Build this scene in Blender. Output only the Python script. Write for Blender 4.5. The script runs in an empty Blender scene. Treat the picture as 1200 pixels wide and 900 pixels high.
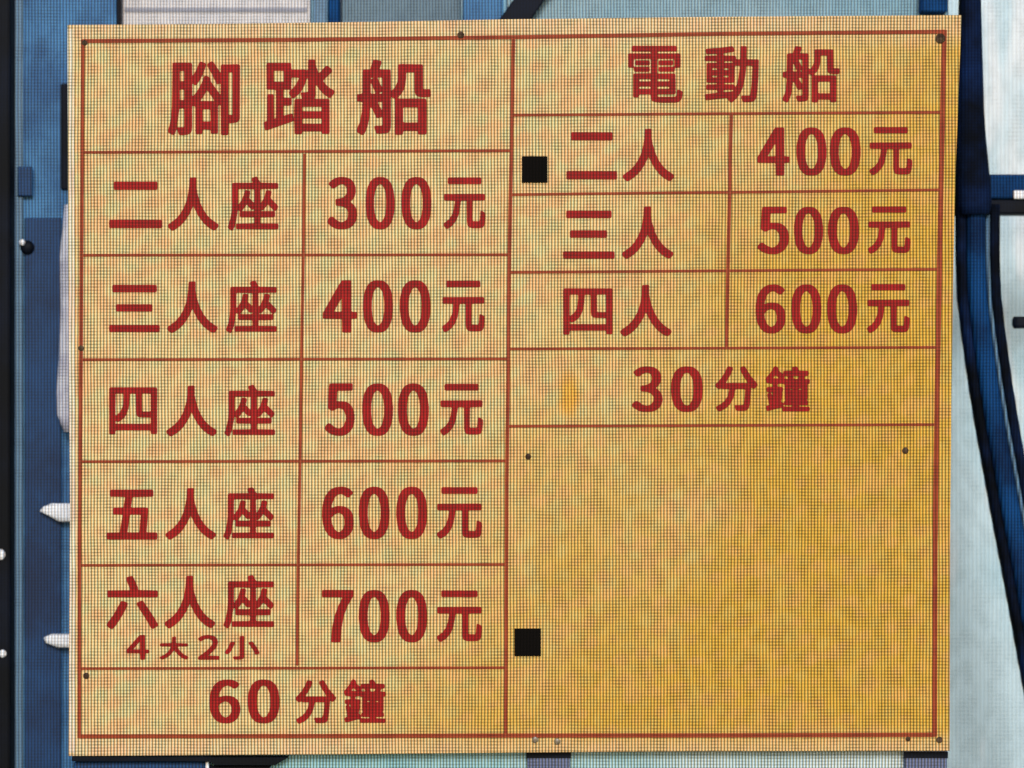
import bpy, bmesh, math, random
from mathutils import Vector, Matrix

# ---------------------------------------------------------------- tuning values
EXPOSURE = .93
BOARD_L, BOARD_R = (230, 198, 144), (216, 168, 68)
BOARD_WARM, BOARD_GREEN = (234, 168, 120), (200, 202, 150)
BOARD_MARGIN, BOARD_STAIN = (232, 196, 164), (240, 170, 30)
RED_A, RED_B = (146, 24, 21), (162, 25, 25)
WALL_A, WALL_B, WALL_C = (210, 236, 246), (160, 214, 232), (250, 252, 254)
Y0 = .22                                        # how far the frame, column and panels stand behind the board

# ---------------------------------------------------------------- camera, world, sun, exposure
scene = bpy.context.scene
C = bpy.context.collection
R = math.radians
CAM_D, CAM_Z, SPAN = 3.5, 1.62, 1.378           # camera distance to the board, height, metres across the frame at the board
cam_data = bpy.data.cameras.new('camera')
cam = bpy.data.objects.new('camera', cam_data); C.objects.link(cam)
cam.location = (0, -CAM_D, CAM_Z); cam.rotation_euler = (R(90), 0, 0)
cam_data.sensor_width = 36; cam_data.lens = 36 * CAM_D / SPAN
cam_data.clip_end = 500; cam_data.clip_start = .05
scene.camera = cam
cam_data.dof.use_dof = True; cam_data.dof.focus_distance = CAM_D; cam_data.dof.aperture_fstop = 2.6
world = bpy.data.worlds.new('World'); scene.world = world; world.use_nodes = True
wn = world.node_tree
sky = wn.nodes.new('ShaderNodeTexSky'); sky.sky_type = 'NISHITA'; sky.sun_disc = False
SUN_EL, SUN_AZ = 26, 176                        # compass style: azimuth 180 = straight behind the camera
sky.sun_elevation = R(SUN_EL); sky.sun_rotation = R(SUN_AZ)
sky.dust_density = 1.0
wn.nodes['Background'].inputs['Strength'].default_value = .10
wn.links.new(sky.outputs[0], wn.nodes['Background'].inputs['Color'])
sun_data = bpy.data.lights.new('sun', 'SUN'); sun_data.energy = 1.5; sun_data.angle = R(18); sun_data.color = (1, .97, .95)
sun = bpy.data.objects.new('sun', sun_data); C.objects.link(sun)
d = Vector((math.sin(R(SUN_AZ)) * math.cos(R(SUN_EL)), math.cos(R(SUN_AZ)) * math.cos(R(SUN_EL)), math.sin(R(SUN_EL))))
sun.rotation_euler = d.to_track_quat('Z', 'Y').to_euler(); sun.location = d * 6
vs = scene.view_settings
vs.view_transform = 'Standard'; vs.look = 'None'; vs.gamma = 1; vs.use_curve_mapping = False; vs.exposure = EXPOSURE
scene.cycles.pixel_filter_type = 'BLACKMAN_HARRIS'; scene.cycles.filter_width = 1.6

# ---------------------------------------------------------------- helpers
PXM = SPAN / 1200
def at(px, py, y=0.0):
    """a point of the photograph (1200 x 900) as a place at depth y"""
    k = PXM * (CAM_D + y) / CAM_D
    return Vector(((px - 600) * k, y, CAM_Z + (450 - py) * k))
def lin(r, g, b):
    f = lambda c: (c / 255) / 12.92 if c <= 10 else ((c / 255 + .055) / 1.055) ** 2.4
    return (f(r), f(g), f(b), 1)

ORIGIN = {}
def thing(name, label, cat, loc, group=None):
    o = bpy.data.objects.new(name, None); C.objects.link(o); o.location = loc; o.empty_display_size = .05
    ORIGIN[o.name] = Vector(loc); tag(o, label, cat, group); return o
def tag(o, label=None, cat=None, group=None, kind=None):
    for k, v in (('label', label), ('category', cat), ('group', group), ('kind', kind)):
        if v: o[k] = v
    return o
def add(name, mesh, m, origin=(0, 0, 0), parent=None):
    o = bpy.data.objects.new(name, mesh); C.objects.link(o)
    if m and not mesh.materials: mesh.materials.append(m)
    origin = Vector(origin)
    if parent:
        o.parent = parent; o.location = origin - ORIGIN[parent.name]
    else: o.location = origin
    ORIGIN[o.name] = origin
    return o
def sub_empty(name, parent, origin):
    o = bpy.data.objects.new(name, None); C.objects.link(o); o.parent = parent; o.empty_display_size = .02
    o.location = Vector(origin) - ORIGIN[parent.name]; ORIGIN[o.name] = Vector(origin); return o
def finish(bm, name, smooth=False):
    bmesh.ops.recalc_face_normals(bm, faces=bm.faces)
    me = bpy.data.meshes.new(name); bm.to_mesh(me); bm.free()
    if smooth:
        for p in me.polygons: p.use_smooth = True
    return me
def prism(name, pts, y, depth, m, parent=None, bevel=0, segs=2):
    """polygon given as points of the photograph at depth y, with real thickness behind it"""
    P = [at(px, py, y) for px, py in pts]
    o = sum(P, Vector()) / len(P)
    bm = bmesh.new()
    a = [bm.verts.new(p - o) for p in P]; b = [bm.verts.new(p - o + Vector((0, depth, 0))) for p in P]
    bm.faces.new(a); bm.faces.new(b[::-1])
    n = len(P)
    for i in range(n): bm.faces.new((a[i], b[i], b[(i + 1) % n], a[(i + 1) % n]))
    bmesh.ops.recalc_face_normals(bm, faces=bm.faces)
    if bevel: bmesh.ops.bevel(bm, geom=list(bm.edges), offset=bevel, segments=segs, affect='EDGES', profile=.5)
    return add(name, finish(bm, name), m, o, parent)
def rect(name, x0, y0, x1, y1, y, depth, m, parent=None, bevel=.002, segs=2):
    return prism(name, [(x0, y0), (x1, y0), (x1, y1), (x0, y1)], y, depth, m, parent, bevel, segs)
def stroke(name, pts, w, y, depth, m, parent):
    """a painted rule of width w (photograph pixels) along a few points"""
    L, Rr = [], []
    for i, p in enumerate(pts):
        q0 = Vector(pts[max(i - 1, 0)]); q1 = Vector(pts[min(i + 1, len(pts) - 1)])
        t = (q1 - q0).normalized(); n = Vector((-t.y, t.x)) * w / 2
        L.append(tuple(Vector(p) + n)); Rr.append(tuple(Vector(p) - n))
    return prism(name, L + Rr[::-1], y, depth, m, parent)
def tube(name, rows, y, b, m, parent, n=16, power=.65):
    """bar with a rounded section; rows = (left px, right px, py); b = half depth"""
    bm = bmesh.new(); rings = []
    o = at((rows[0][0] + rows[0][1]) / 2, rows[0][2], y)
    for x0, x1, py in rows:
        c = at((x0 + x1) / 2, py, y); a = (at(x1, py, y) - at(x0, py, y)).x / 2
        ring = []
        for k in range(n):
            t = 2 * math.pi * k / n; cs, sn = math.cos(t), math.sin(t)
            ring.append(bm.verts.new(c - o + Vector((a * math.copysign(abs(cs) ** power, cs), b * math.copysign(abs(sn) ** power, sn), 0))))
        rings.append(ring)
    for r0, r1 in zip(rings, rings[1:]):
        for k in range(n): bm.faces.new((r0[k], r0[(k + 1) % n], r1[(k + 1) % n], r1[k]))
    bm.faces.new(rings[0]); bm.faces.new(rings[-1][::-1])
    return add(name, finish(bm, name, True), m, o, parent)

# ---------------------------------------------------------------- materials
def N(nt, kind, **kw):
    n = nt.nodes.new(kind)
    for k, v in kw.items():
        if k == 'ins':
            for i, x in v.items():
                if hasattr(x, 'node'): nt.links.new(x, n.inputs[i])
                else: n.inputs[i].default_value = x
        else: setattr(n, k, v)
    return n
def mth(nt, op, a, b=None, clamp=False):
    ins = {0: a}
    if b is not None: ins[1] = b
    return N(nt, 'ShaderNodeMath', operation=op, use_clamp=clamp, ins=ins).outputs[0]
def mix(nt, f, a, b, blend='MIX'):
    n = nt.nodes.new('ShaderNodeMix'); n.data_type = 'RGBA'; n.blend_type = blend; n.clamp_factor = True
    for i, x in ((0, f), (6, a), (7, b)):
        if hasattr(x, 'node'): nt.links.new(x, n.inputs[i])
        else: n.inputs[i].default_value = x
    return n.outputs[2]
def noise(nt, vec, scale, detail=2, rough=.5, dist=0.0):
    return N(nt, 'ShaderNodeTexNoise', ins={'Vector': vec, 'Scale': scale, 'Detail': detail, 'Roughness': rough, 'Distortion': dist}).outputs[0]
def smooth(nt, v, a, b):
    return N(nt, 'ShaderNodeMapRange', interpolation_type='SMOOTHSTEP', ins={0: v, 1: a, 2: b, 3: 0.0, 4: 1.0}).outputs[0]

PITCH = 3.75 * PXM                               # one cell of the screen pixel grid: about 4.3 mm
def pixel_grid_group(channels):
    """screen pixel grid painted into the colour, in metres on the surface: bright dots, dark gaps, the three dyes a little out of register"""
    g = bpy.data.node_groups.new('pixel_grid', 'ShaderNodeTree')
    for nm in ('Pitch', 'Floor', 'Rows'): g.interface.new_socket(nm, in_out='INPUT', socket_type='NodeSocketFloat')
    g.interface.new_socket('Color', in_out='OUTPUT', socket_type='NodeSocketColor')
    gi = g.nodes.new('NodeGroupInput'); go = g.nodes.new('NodeGroupOutput')
    pos = N(g, 'ShaderNodeNewGeometry').outputs['Position']
    sep = N(g, 'ShaderNodeSeparateXYZ', ins={0: pos})
    wob = mth(g, 'MULTIPLY', mth(g, 'SUBTRACT', noise(g, pos, 5, 2), .5), .004)
    wob2 = mth(g, 'MULTIPLY', mth(g, 'SUBTRACT', noise(g, pos, 6, 2), .5), .004)
    fx = mth(g, 'MULTIPLY', mth(g, 'DIVIDE', mth(g, 'ADD', sep.outputs[0], wob), gi.outputs[0]), 2 * math.pi)
    fz = mth(g, 'MULTIPLY', mth(g, 'DIVIDE', mth(g, 'ADD', sep.outputs[2], wob2), gi.outputs[0]), 2 * math.pi)
    patch = smooth(g, noise(g, N(g, 'ShaderNodeMapping', ins={0: pos, 2: (0, R(25), 0), 3: (1.5, 1, .8)}).outputs[0], 42, 2), .30, .70)
    row = mth(g, 'ADD', mth(g, 'MULTIPLY', mth(g, 'COSINE', fz), .5), .5)
    # rows are cut deeper in some places than in others
    rdep = mth(g, 'MULTIPLY', gi.outputs[2], mth(g, 'ADD', mth(g, 'MULTIPLY', patch, .6), .5))
    rowf = mth(g, 'SUBTRACT', 1.0, mth(g, 'MULTIPLY', mth(g, 'SUBTRACT', 1.0, row), rdep))
    cols = []
    for ph, fl in channels:
        c = mth(g, 'ADD', mth(g, 'MULTIPLY', mth(g, 'COSINE', mth(g, 'ADD', fx, ph)), .5), .5)
        c = mth(g, 'POWER', c, .9)
        low = mth(g, 'MULTIPLY', gi.outputs[1], fl)
        inv = mth(g, 'SUBTRACT', 1.0, low)
        c = mth(g, 'ADD', mth(g, 'MULTIPLY', c, inv), low)
        cols.append(mth(g, 'MULTIPLY', c, rowf))
    comb = N(g, 'ShaderNodeCombineColor', ins={0: cols[0], 1: cols[1], 2: cols[2]})
    g.links.new(comb.outputs[0], go.inputs[0])
    return g
GRID = pixel_grid_group(((.30, .95), (0.0, 1.1), (-.30, .55)))
GRID_PLAIN = pixel_grid_group(((.30, 1.0), (0.0, 1.0), (-.30, 1.0)))
def material(name, colour, rough=.55, spec=.3, floor=.16, rows=.5, pitch=1.0, vary=None, metal=0.0, pixel_grid=None):
    """colour: rgb or a function (nt, position) -> colour socket"""
    m = bpy.data.materials.new(name); m.use_nodes = True; nt = m.node_tree
    bs = nt.nodes['Principled BSDF']
    pos = N(nt, 'ShaderNodeNewGeometry').outputs['Position']
    col = colour(nt, pos) if callable(colour) else lin(*colour)
    if vary:
        v, sc, amt = vary
        col = mix(nt, mth(nt, 'MULTIPLY', smooth(nt, noise(nt, pos, sc, 4, .6), .35, .7), amt), col, lin(*v))
    g = nt.nodes.new('ShaderNodeGroup'); g.node_tree = pixel_grid or (GRID if pitch == 1.0 else GRID_PLAIN)
    g.inputs[0].default_value = PITCH * pitch; g.inputs[1].default_value = floor; g.inputs[2].default_value = rows
    col = mix(nt, 1.0, col, g.outputs[0], 'MULTIPLY')
    nt.links.new(col, bs.inputs['Base Color'])
    bs.inputs['Roughness'].default_value = rough; bs.inputs['Specular IOR Level'].default_value = spec; bs.inputs['Metallic'].default_value = metal
    return m

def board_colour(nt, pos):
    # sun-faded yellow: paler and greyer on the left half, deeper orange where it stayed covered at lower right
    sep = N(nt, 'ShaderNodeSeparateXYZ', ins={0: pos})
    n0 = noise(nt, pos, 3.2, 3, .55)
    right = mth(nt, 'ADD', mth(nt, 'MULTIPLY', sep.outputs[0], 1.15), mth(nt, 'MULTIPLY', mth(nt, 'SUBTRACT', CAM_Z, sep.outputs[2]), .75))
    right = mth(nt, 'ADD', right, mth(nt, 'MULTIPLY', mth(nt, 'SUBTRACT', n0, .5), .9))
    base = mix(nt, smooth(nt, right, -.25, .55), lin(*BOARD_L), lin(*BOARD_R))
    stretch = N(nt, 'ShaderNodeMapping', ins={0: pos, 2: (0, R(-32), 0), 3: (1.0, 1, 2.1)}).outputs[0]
    # interference bands painted in as a loose diagonal lattice of warmer patches
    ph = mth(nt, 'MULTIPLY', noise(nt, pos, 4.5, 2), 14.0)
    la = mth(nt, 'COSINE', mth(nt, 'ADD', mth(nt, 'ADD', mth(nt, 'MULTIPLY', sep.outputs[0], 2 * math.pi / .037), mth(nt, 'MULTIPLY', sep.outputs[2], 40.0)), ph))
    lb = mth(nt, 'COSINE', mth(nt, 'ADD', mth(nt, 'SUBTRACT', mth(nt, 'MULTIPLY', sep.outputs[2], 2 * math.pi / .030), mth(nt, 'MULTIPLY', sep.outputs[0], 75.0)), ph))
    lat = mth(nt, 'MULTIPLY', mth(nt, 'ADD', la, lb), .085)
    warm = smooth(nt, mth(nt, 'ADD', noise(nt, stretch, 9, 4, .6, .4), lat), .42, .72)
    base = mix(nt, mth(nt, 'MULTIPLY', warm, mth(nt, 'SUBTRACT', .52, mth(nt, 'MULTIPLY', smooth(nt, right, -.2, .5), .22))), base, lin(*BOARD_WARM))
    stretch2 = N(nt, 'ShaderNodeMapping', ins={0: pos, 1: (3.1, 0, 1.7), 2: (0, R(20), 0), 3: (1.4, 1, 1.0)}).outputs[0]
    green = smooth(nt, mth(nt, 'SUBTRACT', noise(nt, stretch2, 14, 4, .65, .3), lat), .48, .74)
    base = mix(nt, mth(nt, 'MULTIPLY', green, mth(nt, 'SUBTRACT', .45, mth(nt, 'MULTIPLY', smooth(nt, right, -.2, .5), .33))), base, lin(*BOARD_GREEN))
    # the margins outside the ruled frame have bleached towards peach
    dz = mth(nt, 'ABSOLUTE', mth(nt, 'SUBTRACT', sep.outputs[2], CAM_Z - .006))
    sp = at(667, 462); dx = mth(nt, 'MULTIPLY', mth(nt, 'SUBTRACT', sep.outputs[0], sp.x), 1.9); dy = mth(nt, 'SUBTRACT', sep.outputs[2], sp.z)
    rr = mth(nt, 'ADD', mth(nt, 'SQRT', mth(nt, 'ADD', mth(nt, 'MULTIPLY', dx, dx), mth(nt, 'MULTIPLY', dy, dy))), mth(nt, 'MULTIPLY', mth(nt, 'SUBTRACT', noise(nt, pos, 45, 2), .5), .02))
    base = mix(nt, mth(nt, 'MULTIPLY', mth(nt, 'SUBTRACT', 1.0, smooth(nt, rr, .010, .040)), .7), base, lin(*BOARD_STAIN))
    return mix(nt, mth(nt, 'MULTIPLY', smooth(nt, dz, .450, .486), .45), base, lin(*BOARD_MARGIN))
def red_colour(nt, pos):
    return mix(nt, smooth(nt, noise(nt, pos, 30, 2), .45, .7), lin(*RED_A), lin(*RED_B))
def wall_colour(nt, pos):
    a = mix(nt, smooth(nt, noise(nt, pos, 2.2, 3), .4, .65), lin(*WALL_A), lin(*WALL_B))
    st = N(nt, 'ShaderNodeMapping', ins={0: pos, 2: (0, R(35), 0), 3: (3.5, 1, .8)}).outputs[0]
    return mix(nt, mth(nt, 'MULTIPLY', smooth(nt, noise(nt, st, 5, 3), .52, .7), .7), a, lin(*WALL_C))
PW = (CAM_D + Y0) / CAM_D
M = dict(
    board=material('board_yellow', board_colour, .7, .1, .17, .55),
    edge=material('board_edge', (228, 214, 192), .7, .1, .25, .5, vary=((222, 186, 168), 14, .8)),
    red=material('letter_red', red_colour, .6, .1, .30, .5),
    rule=material('rule_brown', (154, 66, 40), .6, .1, .38, .45, vary=((130, 48, 30), 20, .7)),
    black=material('black_patch', (9, 6, 5), .8, .05, .5, .3),
    screw=material('screw_dark', (52, 34, 26), .7, .1, .5, .3, vary=((104, 82, 66), 120, .6)),
    steel=material('screw_steel', (120, 104, 92), .35, .5, .6, .3, vary=((60, 44, 36), 160, .9)),
    blue=material('blue_paint', (72, 132, 184), .6, .2, .12, .55, PW, vary=((40, 90, 142), 9, .9)),
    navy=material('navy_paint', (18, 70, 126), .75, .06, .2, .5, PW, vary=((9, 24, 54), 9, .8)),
    plate=material('deep_blue_plate', (20, 68, 118), .6, .2, .12, .5, PW, vary=((12, 42, 82), 9, .9)),
    dark=material('black_paint', (5, 8, 14), .6, .08, .4, .4, PW, vary=((14, 24, 44), 7, .7)),
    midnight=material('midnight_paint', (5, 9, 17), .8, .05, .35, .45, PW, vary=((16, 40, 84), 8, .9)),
    paleteal=material('pale_teal', (136, 186, 200), .6, .2, .22, .5, 1.0, vary=((204, 214, 222), 2.4, .95)),
    slate=material('slate_paint', (98, 106, 142), .5, .2, .2, .5),
    lit_blue=material('lit_edge_blue', (96, 132, 162), .5, .2, .2, .5, PW),  # pale blue for painted-in highlights and lit edges
    teal=material('teal_panel', (130, 174, 194), .6, .2, .12, .55, PW, vary=((158, 184, 194), 3.5, .8)),
    greyteal=material('grey_teal_panel', (108, 134, 150), .6, .2, .2, .5, PW, vary=((82, 106, 124), 7, .7)),
    white=material('white_panel', (226, 222, 222), .6, .2, .22, .5, PW, vary=((196, 198, 208), 7, .7)),
    grey=material('grey_groove', (150, 152, 165), .6, .2, .3, .4, PW),
    clamp=material('white_and_glints', (244, 246, 250), .5, .2, .35, .4, PW, vary=((190, 198, 216), 25, .5)),  # white for small parts and for glints put in as pieces
    wall=material('pale_wall', wall_colour, .6, .2, .3, .45, pitch=1.5),
    concrete=material('concrete', (150, 146, 138), .8, .2, .8, .1, vary=((110, 108, 104), 4, .8)),
)

# ---------------------------------------------------------------- setting
bm = bmesh.new(); bmesh.ops.create_grid(bm, x_segments=1, y_segments=1, size=12)
tag(add('ground', finish(bm, 'ground'), M['concrete'], (0, 6, 0)), 'pale grey concrete ground the frame stands on', None, None, 'structure')
bm = bmesh.new(); bmesh.ops.create_cube(bm, size=1, matrix=Matrix.Diagonal((7, .12, 4.2, 1)))
tag(add('wall', finish(bm, 'wall'), M['wall'], (0, Y0 + .52, 2.1)), 'pale cyan white wall behind the price board', 'wall')

def down_to_ground(y):                            # photograph row at which z = 0 at this depth
    return 450 + CAM_Z / (PXM * (CAM_D + y) / CAM_D)

# ---------------------------------------------------------------- blue steel frame that carries the board
fr = thing('steel_frame', 'dark blue painted steel frame with leaning legs right behind the price board', 'frame', (0.6, Y0 + .05, 0))
gy = down_to_ground(Y0 + .04)
legT = [(1124, 1150, -140), (1125, 1148, -20), (1123, 1150, 60), (1120, 1152, 130), (1119, 1156, 180), (1120, 1160, 215), (1121, 1161, 240), (1122, 1159, 252)]
tube('upper_leg', legT, Y0 + .05, .026, M['midnight'], fr)
def leg_rows(dx, w, rows): return [(x + dx, x + dx + w, py) for x, py in rows]
LEG = [(1120, 186), (1120, 240), (1120, 300), (1122, 350), (1128, 400), (1135, 450), (1143, 500), (1152, 550), (1161, 600), (1180, 700), (1198, 800), (1216, 900), (1377, gy)]
tube('leg', leg_rows(0, 12, LEG), Y0 + .056, .016, M['midnight'], fr)  # shaded side of the leg, put in as a dark bar
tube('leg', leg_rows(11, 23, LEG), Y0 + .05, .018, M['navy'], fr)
tube('edge_streak', leg_rows(34, 5, LEG[1:]), Y0 + .052, .010, M['lit_blue'], fr)  # highlight along the leg, put in as a pale strip
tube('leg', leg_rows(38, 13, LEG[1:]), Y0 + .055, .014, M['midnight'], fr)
rect('crossbeam', 138, 204, 1420, 233, Y0 + .072, .05, M['navy'], fr, .004)
rect('shade_strip', 138, 234, 1420, 251, Y0 + .069, .045, M['dark'], fr, .003)  # shade under the crossbeam, put in as a dark strip
rect('bolt', 1188, 223, 1206, 233, Y0 + .064, .008, M['clamp'], fr, .002)
rect('upright', 366, -140, 384, 203.5, Y0 + .076, .04, M['lit_blue'], fr, .003)  # one post: its lit and dark edges put into two bar colours
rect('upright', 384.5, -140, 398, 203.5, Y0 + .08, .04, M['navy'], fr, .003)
rect('upright', 542, -140, 590, 203.5, Y0 + .076, .04, M['blue'], fr, .003)
prism('strut', [(665, -90), (699, -90), (500, 203), (457, 203)], Y0 + .064, .008, M['dark'], fr, .002)
rect('short_bar', 1080, -140, 1111, 14, Y0 + .06, .04, M['navy'], fr, .003)
tube('side_rod', [(1188, 1216, 371), (1186, 1216, 375), (1186, 1216, 381), (1188, 1216, 385)], Y0 + .055, .006, M['dark'], fr, 10)

# ---------------------------------------------------------------- left: broad blue column, dark post
col = thing('steel_column', 'broad blue painted steel column left of the price board', 'column', at(75, down_to_ground(Y0 + .1), Y0 + .1))
gyc = down_to_ground(Y0 + .06)
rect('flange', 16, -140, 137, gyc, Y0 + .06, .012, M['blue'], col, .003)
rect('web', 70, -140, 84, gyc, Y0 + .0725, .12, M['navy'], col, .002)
rect('edge_streak', 15, -140, 27, gyc, Y0 + .0545, .005, M['lit_blue'], col, .002)  # highlight down the column, put in as a pale strip
rect('edge_streak', 136, -140, 141, gyc, Y0 + .056, .018, M['dark'], col, .001)
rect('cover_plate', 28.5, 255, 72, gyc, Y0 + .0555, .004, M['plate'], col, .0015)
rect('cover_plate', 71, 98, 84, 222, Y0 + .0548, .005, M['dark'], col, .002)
rect('bolt_plate', 20, 195, 38, 230, Y0 + .049, .005, M['plate'], col, .002)
def dome(name, px, py, r, y, m, parent, flat=.6):
    bm = bmesh.new(); bmesh.ops.create_uvsphere(bm, u_segments=14, v_segments=8, radius=r * PXM)
    for v in bm.verts: v.co.y *= flat
    return add(name, finish(bm, name, True), m, at(px, py, y), parent)
dome('bolt', 32, 290, 9, Y0 + .054, M['dark'], col); dome('bolt', 26, 284, 4, Y0 + .048, M['clamp'], col)  # the white dome is the bolt's highlight, put in as a piece

tube('short_bar', [(60, 96, 590), (50, 96, 594), (46, 96, 599), (58, 96, 605), (68, 96, 611)], Y0 + .046, .007, M['clamp'], col, 12)  # white glints on the column, put in as pale bars
tube('short_bar', [(60, 96, 743), (51, 96, 747), (53, 96, 753), (66, 96, 758)], Y0 + .046, .007, M['clamp'], col, 12)

M['pipe'] = material('pale_pipe', (214, 216, 228), .5, .2, .25, .5, PW, vary=((150, 150, 178), 18, .7))
t = tube('white_pipe', [(76, 90, 240), (73, 88, 270), (70, 87, 300), (71, 87, 360), (69, 86, 420), (66, 86, 460), (67, 88, 486), (75, 88, 506)], Y0 + .036, .012, M['pipe'], None, 14, .8)
tag(t, 'short white pipe peeking out beside the left edge of the price board', 'pipe')
dp = thing('dark_post', 'black post with small painted white glints at the far left edge', 'post', at(-12, down_to_ground(Y0 + .02), Y0 + .02))
rect('shaft', -46, -140, 12, down_to_ground(Y0 + .02), Y0 + .02, .05, M['dark'], dp, .004)
dome('glint_dot', 0, 650, 7, Y0 + .018, M['clamp'], dp); dome('glint_dot', 3, 766, 5, Y0 + .018, M['clamp'], dp)  # glints on the post, put in as small white domes

# lower left: blue plinth with a black top bar, just under the board
gp = down_to_ground(.016)
pl = thing('blue_plinth', 'low blue plinth with black top bar under the lower left of the price board', 'plinth', at(170, gp, .016))
rect('box', 86, 893, 240, gp, .016, .035, M['plate'], pl, .003)
prism('top_bar', [(84, 886.5), (338, 887.5), (322, 897), (252, 897), (244, 892.4), (84, 892.4)], .004, .018, M['dark'], pl, .0006, 1)
rect('end_cap', 240.5, 893, 245, gp, .014, .03, M['clamp'], pl, .001)
prism('brace', [(246, 897.6), (318, 897.6), (262, 960), (246, 960)], .016, .0075, M['dark'], pl, .001)

pp = rect('added_wall', 247, 874, 1085, down_to_ground(.024), .024, .03, M['paleteal'], None, .002)  # added before the shaded wall to brighten the strip below the board
tag(pp, 'added pale teal low wall, a brighter strip under the price board', 'added_wall')

# upper panels between the uprights, resting on the crossbeam
wp = thing('hoarding', 'off-white hoarding with a grey groove above the left half of the board', 'hoarding', at(252, 203, Y0 + .09))
rect('sheet', 142, -140, 364, 203.2, Y0 + .09, .02, M['white'], wp, .003)
rect('groove', 146, 9, 360, 14, Y0 + .0885, .001, M['grey'], wp, 0)
g1 = rect('hoarding', 400, -140, 540, 203.2, Y0 + .09, .02, M['greyteal'], None, .003)
tag(g1, 'dim grey-teal hoarding above the board left of the black strut', 'hoarding')
t1 = rect('hoarding', 593, -140, 1112, 203.2, Y0 + .09, .02, M['teal'], None, .003)
tag(t1, 'long pale teal hoarding above the right half of the price board', 'hoarding')

# ---------------------------------------------------------------- the price board
bd = thing('price_board', 'yellow boat hire price board with red lettering in a ruled table', 'sign', at(600, 884, .006))
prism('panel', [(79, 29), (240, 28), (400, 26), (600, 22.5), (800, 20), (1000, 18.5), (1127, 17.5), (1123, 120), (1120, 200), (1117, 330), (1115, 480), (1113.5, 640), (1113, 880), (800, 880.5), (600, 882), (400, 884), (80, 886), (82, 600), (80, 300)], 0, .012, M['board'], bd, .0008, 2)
stroke('edge_strip', [(82.5, 34), (83.5, 300), (86, 600), (84.5, 882)], 7, -.0008, .0006, M['edge'], bd)

gs = down_to_ground(.016)
for x in (618, 1060):
    rect('support_post', x, 262, x + 50, gs, .0135, .008, M['slate'], bd, .002)
    rect('post_cap', x - 1, 881, x + 51, 888.5, .0128, .0006, M['dark'], bd, 0)

# frame and rules
for pts, w in (
    ([(97, 48), (350, 46.5), (600, 43.5), (850, 39.5), (1107, 37)], 4.6),
    ([(93, 863), (350, 862.6), (593, 862), (850, 861.8), (1097, 861)], 5)):
    stroke('border_line', pts, w, -.0011, .0008, M['rule'], bd)
for pts, w in (
    ([(97, 46), (95.5, 300), (94.5, 480), (93, 660), (92.7, 865)], 4.4),
    ([(1106.7, 35), (1102, 260), (1098.5, 450), (1095.8, 640), (1095.2, 863)], 6)):
    stroke('border_line', pts, w, -.0008, .0006, M['rule'], bd)
for pts, w in (
    ([(357, 180), (353.5, 420), (350.5, 600), (348, 780)], 3.6),
    ([(601.7, 44), (597, 300), (594, 560), (592.7, 862)], 4.4),
    ([(857, 134), (854, 270), (851.5, 407)], 4.2)):
    stroke('ruling_line', pts, w, -.0008, .0006, M['rule'], bd)
for a, b in (((97, 178.5), (598, 176.5)), ((96, 299), (596, 298.5)), ((95, 421.5), (595.5, 420.5)), ((94, 541), (594.5, 540)), ((93, 662.5), (593.5, 661.5)), ((93, 783.5), (593, 782.5)),
             ((600, 134.8), (1104, 131.5)), ((599, 228), (1102, 222.5)), ((598, 319), (1100, 315.5)), ((597, 408.8), (1098, 407)), ((596, 499.5), (1097, 497.5))):
    m_ = ((a[0] + b[0]) / 2, (a[1] + b[1]) / 2)
    stroke('ruling_line', [a, m_, b], 3.2, -.0010, .0007, M['rule'], bd)

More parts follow.
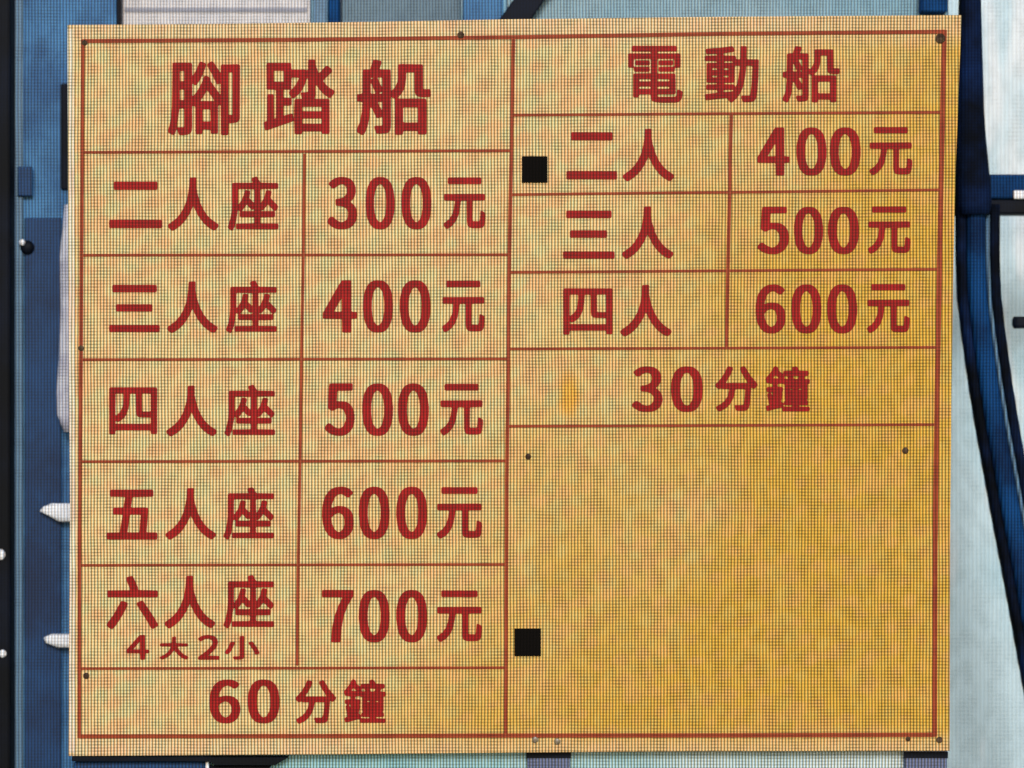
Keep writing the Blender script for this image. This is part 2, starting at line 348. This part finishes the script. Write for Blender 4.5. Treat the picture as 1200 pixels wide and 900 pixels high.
# character outlines (closed contours, 0..1000 across and down each character box)
GLYPHS = {
 'H腳': [[822,1003,753,1002,741,997,736,988,734,608,728,590,703,600,696,612,696,957,693,976,685,985,608,986,596,976,592,940,586,930,505,927,483,934,479,976,470,989,410,992,386,986,380,959,379,622,373,610,342,603,335,620,335,898,328,949,313,975,294,989,266,997,201,1004,162,1002,149,991,123,920,114,932,95,989,84,1000,57,999,8,972,0,963,-1,938,18,873,40,765,54,614,62,26,71,18,92,15,301,15,327,20,335,39,335,177,342,192,364,168,404,91,433,14,445,3,470,4,518,22,529,34,530,53,484,177,447,246,407,306,394,319,379,322,365,318,346,300,337,304,335,457,342,473,367,453,420,382,466,296,501,206,518,196,542,199,590,223,597,275,720,440,732,443,733,306,726,300,689,310,673,300,620,187,547,62,545,39,561,22,602,-1,631,4,728,151,734,139,736,57,747,41,972,38,991,41,1000,49,1004,81,1001,777,989,806,962,827,922,836,847,842,842,984,836,997],[135,898,214,894,226,884,227,658,224,647,216,641,170,640,157,650,125,886,127,898],[580,817,589,813,593,802,590,658,577,652,493,652,485,656,481,668,483,811,497,818],[887,729,896,724,899,710,899,164,891,149,856,148,846,154,843,168,843,712,852,726],[635,539,643,534,639,520,551,396,538,397,513,441,457,526,458,537],[214,526,223,522,227,511,226,392,214,382,175,382,167,386,163,398,164,516,175,526],[214,268,223,263,226,254,226,139,214,129,175,129,167,133,163,143,164,258,175,268]],
 'H踏': [[522,1003,454,1003,436,993,432,838,427,820,400,833,57,946,30,948,16,938,-2,855,5,841,36,828,44,815,45,495,51,468,69,462,117,462,135,465,142,474,146,781,150,791,162,792,170,784,172,771,172,415,160,403,59,402,46,398,40,390,37,68,43,47,63,41,369,41,383,45,389,55,392,120,398,131,575,131,613,140,624,135,627,14,633,3,648,-3,710,-3,730,5,740,83,768,162,780,177,796,168,875,85,894,80,914,87,965,131,967,160,845,273,840,286,898,353,943,386,993,413,1000,434,995,451,954,505,939,511,920,510,848,463,791,405,747,344,739,341,735,350,734,466,718,523,734,527,908,527,923,531,930,541,932,963,926,993,904,1000,834,998,823,991,814,970,801,966,563,966,547,969,538,995],[805,860,815,853,818,840,817,802,807,792,555,792,545,798,543,811,544,849,553,859],[427,789,436,537,451,528,524,527,536,522,537,509,523,465,524,441,611,436,624,428,622,242,613,250,573,352,522,440,435,512,396,517,395,593,389,612,369,618,290,619,279,627,280,748,294,751,377,726,402,725,413,735],[805,693,815,687,818,675,817,643,807,633,555,633,546,638,543,650,544,683,553,692],[389,511,388,499,359,462,355,447,359,430,385,403,311,402,288,403,278,413,280,503,294,509],[396,398,431,365,468,311,495,254,494,244,487,240,406,239,394,244,389,398],[272,294,281,290,285,279,285,166,281,152,266,148,154,148,146,152,142,164,142,277,146,290,160,295]],
 'H船': [[86,1001,61,999,11,966,2,957,0,942,3,920,44,825,69,698,75,570,65,560,24,558,10,553,5,535,4,488,6,466,13,457,65,451,75,441,76,164,81,137,98,129,170,128,183,124,215,12,224,1,255,-1,327,16,333,26,333,45,312,112,313,124,327,128,437,129,451,132,458,141,461,396,464,407,470,409,487,398,518,363,547,298,554,250,555,87,561,64,594,57,883,61,890,70,893,89,894,382,908,392,976,391,991,395,998,413,1002,474,995,490,974,495,887,498,840,493,803,477,784,440,779,396,776,175,761,169,673,171,667,183,667,239,659,323,639,392,605,449,546,512,567,517,910,517,937,524,944,558,944,959,939,988,916,996,840,994,829,986,823,955,811,949,648,948,629,955,623,988,613,997,542,1000,516,993,510,961,512,524,468,489,461,507,461,873,455,926,444,951,420,971,387,980,294,987,261,978,238,913,238,886,257,876,325,877,342,872,347,857,346,769,336,761,296,776,265,771,216,666,191,630,185,639,169,784,146,888,116,963,98,993],[813,835,823,829,825,817,826,652,822,637,805,632,639,633,629,638,626,650,626,815,630,830,646,835],[342,668,347,648,345,568,334,560,292,561,285,566,287,576,332,660],[334,451,345,443,344,429,336,426,319,433,299,447],[243,451,251,443,242,415,197,313,191,314,188,329,190,443,201,451],[342,361,347,338,345,242,334,234,290,235,283,239,284,248,332,351],[199,256,227,242,228,238,218,235,192,239,190,252]],
 'h電': [[857,1004,587,1005,480,991,452,977,433,958,420,924,412,868,397,857,220,858,208,868,199,903,178,912,111,911,93,891,95,501,105,491,124,487,414,483,419,473,416,242,408,229,392,226,115,229,107,250,107,350,113,367,371,367,392,376,400,401,397,440,376,455,126,454,110,440,100,384,20,384,-1,371,-1,142,9,132,30,128,395,128,410,123,414,112,408,101,392,98,77,95,61,73,65,6,98,-5,652,-5,863,-5,891,4,898,22,898,71,893,86,882,95,556,98,540,103,537,117,559,128,923,128,952,133,963,160,963,360,957,375,944,383,863,388,854,440,837,454,574,454,560,440,557,412,560,383,574,369,845,364,851,347,851,242,843,229,827,226,561,226,539,232,534,253,535,482,556,487,840,487,867,499,873,819,868,845,850,855,553,857,537,863,533,878,544,894,569,900,853,899,871,891,885,873,897,791,905,777,926,773,986,796,1001,809,1003,832,990,909,971,955,928,991],[738,758,750,753,754,740,751,726,740,719,548,719,537,724,532,737,535,751,546,758],[397,758,409,753,413,740,410,726,400,719,223,719,211,724,207,737,210,751,220,758],[738,625,750,619,754,606,751,593,740,586,548,585,537,591,532,604,535,617,546,624],[397,625,409,619,413,606,410,593,400,586,223,585,211,591,207,604,210,617,220,624],[806,340,574,338,559,322,557,283,562,263,579,253,811,254,826,271,828,309,823,329],[376,340,145,338,129,322,127,281,135,260,152,252,382,254,398,271,400,306,394,329]],
 'h動': [[504,1001,475,995,405,921,38,960,14,954,6,935,-2,876,9,853,212,832,225,823,229,804,226,786,215,778,51,776,34,771,26,758,25,701,38,681,207,676,225,665,212,652,59,651,33,637,33,309,59,295,212,294,225,281,207,270,9,265,-4,242,-2,183,22,167,207,166,220,163,226,153,210,139,40,145,28,132,14,94,12,60,35,47,285,28,504,-1,520,9,549,55,554,76,548,92,522,101,363,125,350,135,348,152,355,163,368,166,559,169,574,181,587,229,645,231,656,212,660,12,681,-1,754,-1,771,6,778,24,776,206,781,227,801,233,978,234,996,241,1004,255,997,542,984,768,966,888,942,947,915,975,884,987,829,995,723,994,702,981,679,912,679,891,694,879,827,877,842,858,854,819,872,635,882,365,877,353,866,347,790,347,777,351,771,363,755,519,735,627,710,721,682,791,635,873,590,929],[374,817,520,800,532,783,504,777,361,778,349,788,349,806,358,816],[572,720,598,665,624,573,650,365,646,353,634,347,579,346,563,353,557,471,557,617,548,644,522,651,366,652,351,665,368,676,540,679,553,687,564,718],[428,556,444,542,436,524,363,521,348,535,355,553],[212,556,227,542,220,524,152,521,137,535,145,553],[428,425,444,412,436,393,363,391,348,404,355,422],[212,425,227,412,220,393,152,391,137,404,145,422],[509,294,522,283,509,270,363,270,351,281,363,294]],
 'h船': [[601,999,533,998,513,981,513,527,473,493,464,496,461,514,460,876,452,932,437,958,410,974,363,984,288,987,262,976,239,914,239,891,257,879,322,879,342,872,349,855,348,773,337,762,290,776,266,771,219,671,191,633,183,645,155,847,133,919,104,981,87,998,64,999,13,968,1,953,2,924,38,845,56,778,75,583,66,562,22,557,8,547,3,481,14,457,64,449,74,437,79,145,98,130,183,122,216,12,233,-2,309,9,329,21,332,45,311,117,324,127,431,129,455,140,461,168,461,388,465,403,473,407,494,394,520,363,548,299,555,253,555,88,565,63,595,56,855,57,879,60,890,73,895,378,908,391,975,392,992,399,1002,450,999,483,965,496,882,498,829,490,806,476,790,452,782,412,776,178,759,167,689,167,675,171,668,181,662,296,639,388,607,445,548,509,574,518,908,517,935,527,943,560,940,981,921,996,855,997,836,988,825,958,814,950,647,949,630,955,619,988],[811,838,823,832,828,817,828,658,823,637,803,631,642,632,630,637,625,653,625,812,630,832,650,838],[342,668,349,645,347,571,332,560,296,560,287,565,287,578,329,657],[329,450,342,445,346,435,340,426,327,428,307,445],[236,450,247,445,247,429,197,314,189,316,186,329,186,437,199,450],[342,361,349,332,347,245,332,234,293,235,284,240,285,253,329,347]],
 '二': [[975,1005,17,1003,4,997,-2,983,-5,869,1,833,25,822,983,824,996,830,1002,844,1005,958,999,994],[884,175,106,173,94,165,88,149,86,39,94,5,116,-5,894,-3,906,5,912,20,914,131,906,165]],
 '三': [[974,1005,21,1004,-2,986,-5,895,1,858,26,847,979,848,1002,865,1005,956,999,994],[830,565,148,563,130,544,128,450,135,417,159,408,840,409,859,429,861,523,853,556],[915,153,81,152,66,146,60,132,57,41,64,6,88,-5,922,-3,936,3,943,17,946,108,939,142]],
 '四': [[105,1002,16,1000,4,992,-2,971,-3,48,4,7,41,-3,968,-3,996,7,1003,39,1003,943,996,983,968,994,883,990,870,974,865,924,846,914,157,914,134,921,126,986],[852,774,863,767,867,752,867,659,860,643,640,635,597,620,571,588,557,514,556,162,549,137,456,133,438,144,426,319,407,443,363,569,318,637,261,691,194,732,165,733,136,711,130,748,137,770],[145,594,215,535,246,489,272,427,290,350,302,224,304,150,290,134,151,133,131,147,130,573,134,591],[849,511,863,503,867,486,865,144,846,133,702,133,688,140,684,156,686,498,708,512]],
 '五': [[977,1004,47,1006,2,996,-5,971,-5,901,7,864,244,858,263,846,315,512,298,503,162,502,133,496,122,468,123,388,129,368,148,360,335,353,364,162,360,148,346,142,78,137,64,115,62,46,70,4,103,-5,880,-6,921,4,929,32,929,104,925,126,913,138,516,146,507,165,484,343,501,358,744,354,804,361,821,371,825,435,793,846,809,858,965,859,996,866,1005,896,1004,976,998,996],[634,858,647,849,652,829,675,512,651,503,484,503,465,510,412,849,431,858]],
 '六': [[117,999,78,997,11,951,1,935,2,904,143,717,273,486,292,473,326,475,403,501,413,521,409,551,343,680,253,828,167,949],[916,993,883,994,866,982,774,826,592,550,587,521,594,501,674,467,702,468,720,482,906,751,998,901,1003,929,996,949],[971,404,30,403,14,393,9,365,10,293,24,271,388,267,448,266,460,254,384,76,383,35,397,21,448,4,496,-2,517,15,581,146,610,212,618,262,984,271,999,296,999,371,992,396]],
 '人': [[108,1001,75,1002,56,993,1,938,-1,899,13,880,157,777,244,682,320,554,369,426,398,304,415,176,422,29,434,0,527,-5,552,-1,563,10,563,179,585,304,647,496,714,624,783,718,863,794,997,882,999,929,943,993,905,997,871,985,798,941,705,861,602,732,499,535,430,679,343,810,278,880,210,938]],
 '座': [[93,1001,66,1000,13,965,-3,938,45,801,70,676,82,532,82,151,92,121,123,114,484,113,494,101,473,57,476,27,504,11,561,-3,587,7,645,102,660,112,987,118,1000,132,1003,165,1001,210,987,227,662,231,643,243,648,483,665,477,701,424,734,349,758,262,781,247,849,257,865,268,868,296,847,396,903,451,984,528,1000,557,987,596,956,627,930,640,940,676,936,743,905,755,654,758,645,774,645,851,651,863,665,866,990,870,1001,879,1005,901,1005,954,996,974,956,981,178,976,165,957,163,899,166,879,177,871,501,866,516,862,522,849,522,774,510,757,270,755,242,749,232,718,237,643,208,618,197,632,155,876,110,985],[905,641,917,635,909,624,798,519,784,524,730,590,691,624,651,626,657,639],[507,641,521,629,518,603,484,611,462,607,383,523,369,524,346,556,289,624,290,639],[216,516,277,432,310,354,333,262,355,248,419,254,439,264,445,290,427,396,504,474,516,477,522,465,524,249,518,235,222,231,210,238,206,257,204,499,208,515]],
 '元': [[97,999,65,1000,45,992,3,935,1,901,12,886,122,816,185,744,240,625,267,467,248,452,55,451,18,444,8,421,7,358,11,332,24,320,928,316,978,323,989,346,990,407,985,435,975,446,718,451,696,461,693,763,694,835,705,851,835,855,853,843,864,818,878,659,895,653,925,655,998,694,1003,769,987,884,969,935,942,968,908,981,845,988,692,988,612,974,571,938,554,864,552,464,532,452,425,454,412,470,370,697,311,826,225,922,175,960],[869,128,122,127,99,108,97,36,105,4,128,-4,875,-3,897,16,900,88,892,119]],
 '分': [[115,998,83,999,65,988,25,932,25,895,162,818,229,761,296,658,335,522,317,507,183,506,140,492,105,505,73,504,7,448,3,405,95,318,160,242,235,125,285,18,317,2,410,24,422,62,377,168,260,355,260,372,756,372,755,352,649,198,587,82,584,38,615,16,668,0,704,11,828,208,999,398,994,432,935,492,899,496,860,477,849,485,825,778,792,925,754,968,697,986,537,989,488,973,458,892,466,862,640,859,669,838,690,752,705,562,704,522,690,508,502,507,477,525,448,652,419,732,345,848,285,906,218,952]],
 '鐘': [[970,1002,406,1002,381,988,371,927,355,917,70,989,46,989,30,978,14,920,16,889,90,849,74,815,41,634,46,611,74,583,26,556,23,485,49,461,151,456,164,444,166,420,151,394,32,376,4,311,1,277,113,145,193,12,216,0,250,8,285,32,296,94,386,166,398,158,408,117,423,106,600,98,608,87,600,46,606,26,675,2,713,15,767,99,940,103,971,115,979,151,973,199,954,212,900,220,875,264,889,281,985,287,1002,315,997,379,950,410,952,706,934,753,960,787,960,842,950,859,930,867,777,869,758,879,777,893,985,901,998,923,999,971,991,991],[597,893,616,883,604,870,457,868,423,855,413,852,407,872,423,893],[410,820,425,777,449,753,432,706,434,406,369,386,291,393,275,406,273,437,284,455,376,462,398,481,400,546,376,583,391,634,355,777,362,793],[158,657,164,594,155,580,134,579,126,590],[804,522,822,515,818,502,774,498,756,505,760,519],[600,522,617,516,617,505,577,498,560,505,560,516],[716,281,741,260,747,222,662,214,628,226,639,270,662,282],[491,281,507,264,492,226,471,215,440,218,427,236,425,274],[277,271,292,257,261,223,233,204,212,213,187,250,191,267]],
 '大': [[940,990,871,984,730,889,614,760,503,587,408,750,316,858,132,983,53,987,8,930,13,879,164,781,245,706,330,583,378,457,351,434,43,430,15,403,11,337,23,302,53,288,407,280,423,237,434,30,487,0,548,5,570,30,565,250,578,282,971,297,990,370,967,426,649,434,625,457,684,583,755,685,856,783,994,877,992,930]],
 '小': [[450,997,285,993,265,969,243,901,265,862,410,858,431,837,433,119,438,29,460,3,548,7,567,67,565,888,538,965],[924,785,877,772,802,556,692,330,698,268,765,241,802,251,836,304,932,497,986,644,1001,708,995,747],[109,766,73,767,19,737,1,689,94,510,168,272,190,248,281,261,295,285,295,324,210,597,160,698]],
 '0': [[529,996,360,989,272,968,182,928,116,878,56,805,17,723,-19,542,-14,389,10,291,53,198,103,133,174,75,262,34,350,13,468,4,640,11,723,30,816,71,881,119,946,195,982,272,1019,452,1014,602,990,704,947,799,896,865,822,925,738,965,646,988],[512,857,566,840,605,816,676,725,710,600,716,439,694,318,645,220,573,160,517,141,488,140,434,157,397,179,323,272,290,395,284,553,306,679,355,775,429,838,483,856]],
 '3': [[544,996,355,991,218,969,76,918,2,876,-15,854,2,821,66,769,96,758,184,760,331,829,414,851,483,858,551,850,625,826,669,797,701,758,706,673,680,633,640,601,512,562,301,545,276,531,270,449,282,424,463,406,547,386,620,348,661,288,650,214,620,182,573,157,522,143,473,140,341,173,238,222,145,222,42,150,42,116,169,54,272,23,390,6,532,3,703,20,831,61,918,122,964,204,970,286,938,362,888,414,787,474,925,545,991,613,1020,723,988,824,924,892,806,955,679,985]],
 '4': [[779,996,635,997,567,985,559,753,547,738,61,735,2,730,-16,714,-19,643,-8,613,435,124,551,7,767,3,821,8,840,23,844,586,865,598,1007,607,1019,701,998,730,865,736,846,745,842,971,826,991],[537,598,559,581,556,356,547,349,536,354,470,422,320,592,346,598]],
 '5': [[534,996,380,993,228,972,90,925,22,890,-15,859,-7,832,64,769,110,757,183,761,287,815,395,847,468,857,537,847,605,822,650,791,710,701,715,654,697,581,655,529,600,494,537,475,473,468,400,482,297,517,218,519,179,510,101,471,93,441,133,70,154,10,233,3,860,3,929,8,948,23,950,116,929,140,449,145,417,157,399,337,664,343,747,357,816,378,891,417,944,458,982,510,1014,592,1019,671,1007,739,978,805,920,870,860,914,738,967,640,989]],
 '6': [[569,996,395,989,287,965,175,911,66,813,12,706,-19,556,-9,395,29,277,85,187,173,108,238,69,310,40,429,12,635,3,743,12,831,30,919,64,983,101,988,129,953,156,880,203,826,208,777,204,700,165,615,143,576,142,507,155,444,180,393,214,313,324,293,389,301,402,429,375,547,368,694,376,801,399,914,456,956,493,991,548,1019,649,1014,734,983,810,944,862,882,911,767,966,664,990],[547,860,625,833,686,780,715,720,714,630,685,570,631,526,542,499,473,505,380,537,311,578,287,602,291,638,314,712,378,799,458,846,512,860]],
 '7': [[529,996,360,997,291,990,277,971,285,878,316,709,391,496,505,313,641,154,615,148,2,143,-19,116,-13,18,7,7,105,3,934,3,998,8,1016,23,1011,111,810,313,688,507,624,712,591,974,576,991]],
 's4': [[787,1003,651,1005,610,991,598,767,583,744,46,741,1,721,-6,652,8,606,406,181,583,2,769,-5,814,14,822,572,843,591,988,601,1006,687,978,737,828,750,819,968],[577,591,599,560,596,284,571,285,457,405,299,583]],
 's2': [[972,1003,77,1006,13,991,0,932,17,878,317,696,510,553,637,414,676,307,637,215,517,156,350,162,150,251,97,246,43,215,-1,170,30,116,183,41,370,2,470,-5,677,22,770,53,857,108,908,176,939,289,894,455,786,592,483,836,990,853,1011,884,1012,961,1001,991]],
}
# lettering: one row of print = one part, each character a piece of it
MESH = {}
def glyph_mesh(key):
    if key in MESH: return MESH[key]
    cu = bpy.data.curves.new('character', 'CURVE'); cu.dimensions = '2D'; cu.fill_mode = 'BOTH'; cu.extrude = .0003
    for L in GLYPHS[key]:
        P = list(zip(L[::2], L[1::2])); s = cu.splines.new('POLY'); s.points.add(len(P) - 1); s.use_cyclic_u = True
        for q, (u, v) in zip(s.points, P): q.co = (u / 1000 - .5, .5 - v / 1000, 0, 1)
    tmp = bpy.data.objects.new('tmp', cu); C.objects.link(tmp)
    me = bpy.data.meshes.new_from_object(tmp.evaluated_get(bpy.context.evaluated_depsgraph_get()))
    bpy.data.objects.remove(tmp); bpy.data.curves.remove(cu)
    for v in me.vertices: v.co = (v.co.x, -v.co.z, v.co.y)
    me.name = 'character'; me.materials.clear(); me.materials.append(M['red'])
    MESH[key] = me; return me
def row(label, *chars):
    cx = sum(c[1] + c[3] for c in chars) / 2 / len(chars); cy = sum(c[2] + c[4] for c in chars) / 2 / len(chars)
    e = sub_empty('lettering', bd, at(cx, cy, -.0005)); e['label'] = label
    for key, x0, y0, x1, y1 in chars:
        o = add('character', glyph_mesh(key), None, at((x0 + x1) / 2, (y0 + y1) / 2, -.0006), e)
        o.scale = ((x1 - x0) * PXM, 1, (y1 - y0) * PXM)
row('large red heading at the top of the left column', ('H腳', 197, 72, 281, 158), ('H踏', 309, 70, 392, 157), ('H船', 418, 70, 505, 158))
rows = [(('二', 128, 213, 190, 267), 197, 267, 208, 270), (('三', 128, 334, 187, 389), 196, 265, 330, 390), (('四', 128, 454, 184, 509), 195, 263, 452, 511),
        (('五', 125, 574, 184, 632), 194, 262, 572, 632), (('六', 125, 675, 185, 737), 193, 262, 675, 736)]
for i, (first, xa, xb, y0, y1) in enumerate(rows):
    row('red %s-person seat line in the left table' % ('two', 'three', 'four', 'five', 'six')[i], first, ('人', xa, y0, xa + 59, y1), ('座', xb, y0 - 1, xb + 59, y1))
row('small red lettering squeezed under the six-seat line', ('s4', 148, 744, 175, 773), ('大', 187, 746, 221, 773), ('s2', 232, 744, 257, 773), ('小', 263, 745, 304, 773))
for dg, xs, y0, y1 in (('3', (384, 418, 429, 462, 471, 505, 520, 569), 207, 269), ('4', (379, 418, 426, 460, 469, 504, 518, 568), 328, 390), ('5', (381, 415, 425, 460, 467, 502, 516, 566), 449, 511),
                       ('6', (378, 414, 421, 456, 465, 500, 512, 565), 570, 632), ('7', (378, 414, 421, 456, 465, 500, 512, 565), 691, 753)):
    row('red price %s00 in the left table' % dg, (dg, xs[0], y0, xs[1], y1), ('0', xs[2], y0, xs[3], y1), ('0', xs[4], y0, xs[5], y1), ('元', xs[6], y0 + 1, xs[7], y1 - 1))
row('red duration at the foot of the left table', ('6', 246, 796, 281, 848), ('0', 291, 796, 327, 848), ('分', 346, 797, 394, 848), ('鐘', 403, 796, 452, 847))
row('red heading at the top of the right column', ('h電', 736, 54, 800, 120), ('h動', 826, 54, 889, 120), ('h船', 917, 54, 984, 120))
for first, xa, ya, yb, dg, xs, y0, y1 in (
    (('二', 664, 155, 723, 210), 730, 151, 212, '4', (888, 925, 934, 968, 973, 1008, 1019, 1069), 149, 206),
    (('三', 660, 247, 720, 303), 729, 242, 303, '5', (888, 924, 931, 964, 971, 1006, 1017, 1067), 242, 298),
    (('四', 660, 338, 718, 392), 727, 334, 394, '6', (886, 920, 928, 962, 970, 1004, 1016, 1066), 333, 391)):
    row('red %s-person line in the right table' % {'4': 'two', '5': 'three', '6': 'four'}[dg], first, ('人', xa, ya, xa + 60, yb))
    row('red price %s00 in the right table' % dg, (dg, xs[0], y0, xs[1], y1), ('0', xs[2], y0, xs[3], y1), ('0', xs[4], y0, xs[5], y1), ('元', xs[6], y0, xs[7], y1 - 1))
row('red duration under the right table', ('3', 741, 429, 776, 483), ('0', 787, 429, 823, 483), ('分', 838, 429, 888, 482), ('鐘', 897, 429, 949, 482))

# fixings and patches on the board
rect('black_patch', 611.5, 183, 641.5, 214, -.002, .0016, M['black'], bd, .0004, 1)['label'] = 'small black square patch left of the first right-hand row'
rect('black_patch', 603, 736.5, 634, 769, -.002, .0016, M['black'], bd, .0004, 1)['label'] = 'small black square patch on the blank lower right field'
bm = bmesh.new(); bmesh.ops.create_uvsphere(bm, u_segments=14, v_segments=8, radius=1)
for v in bm.verts: v.co.y *= .28
bmesh.ops.delete(bm, geom=[v for v in bm.verts if v.co.y > .02], context='VERTS')
SCREW = finish(bm, 'screw', True); SCREW.materials.append(M['screw'])
SCREW_PALE = SCREW.copy(); SCREW_PALE.materials.clear(); SCREW_PALE.materials.append(M['steel'])
for px, py, r in ((540, 41, 5), (1102, 45, 7), (95, 408, 4), (101, 792, 4.5), (619, 535, 4.2), (1061, 528, 4.6), (627, 867, 4.5), (653, 869, 4.5), (1064, 866, 3.5), (1101, 867, 4.5), (99, 50, 4)):
    o = add('screw', SCREW if py < 860 or px > 700 else SCREW_PALE, None, at(px, py, -.0011), bd); o.scale = (r * .85 * PXM,) * 3
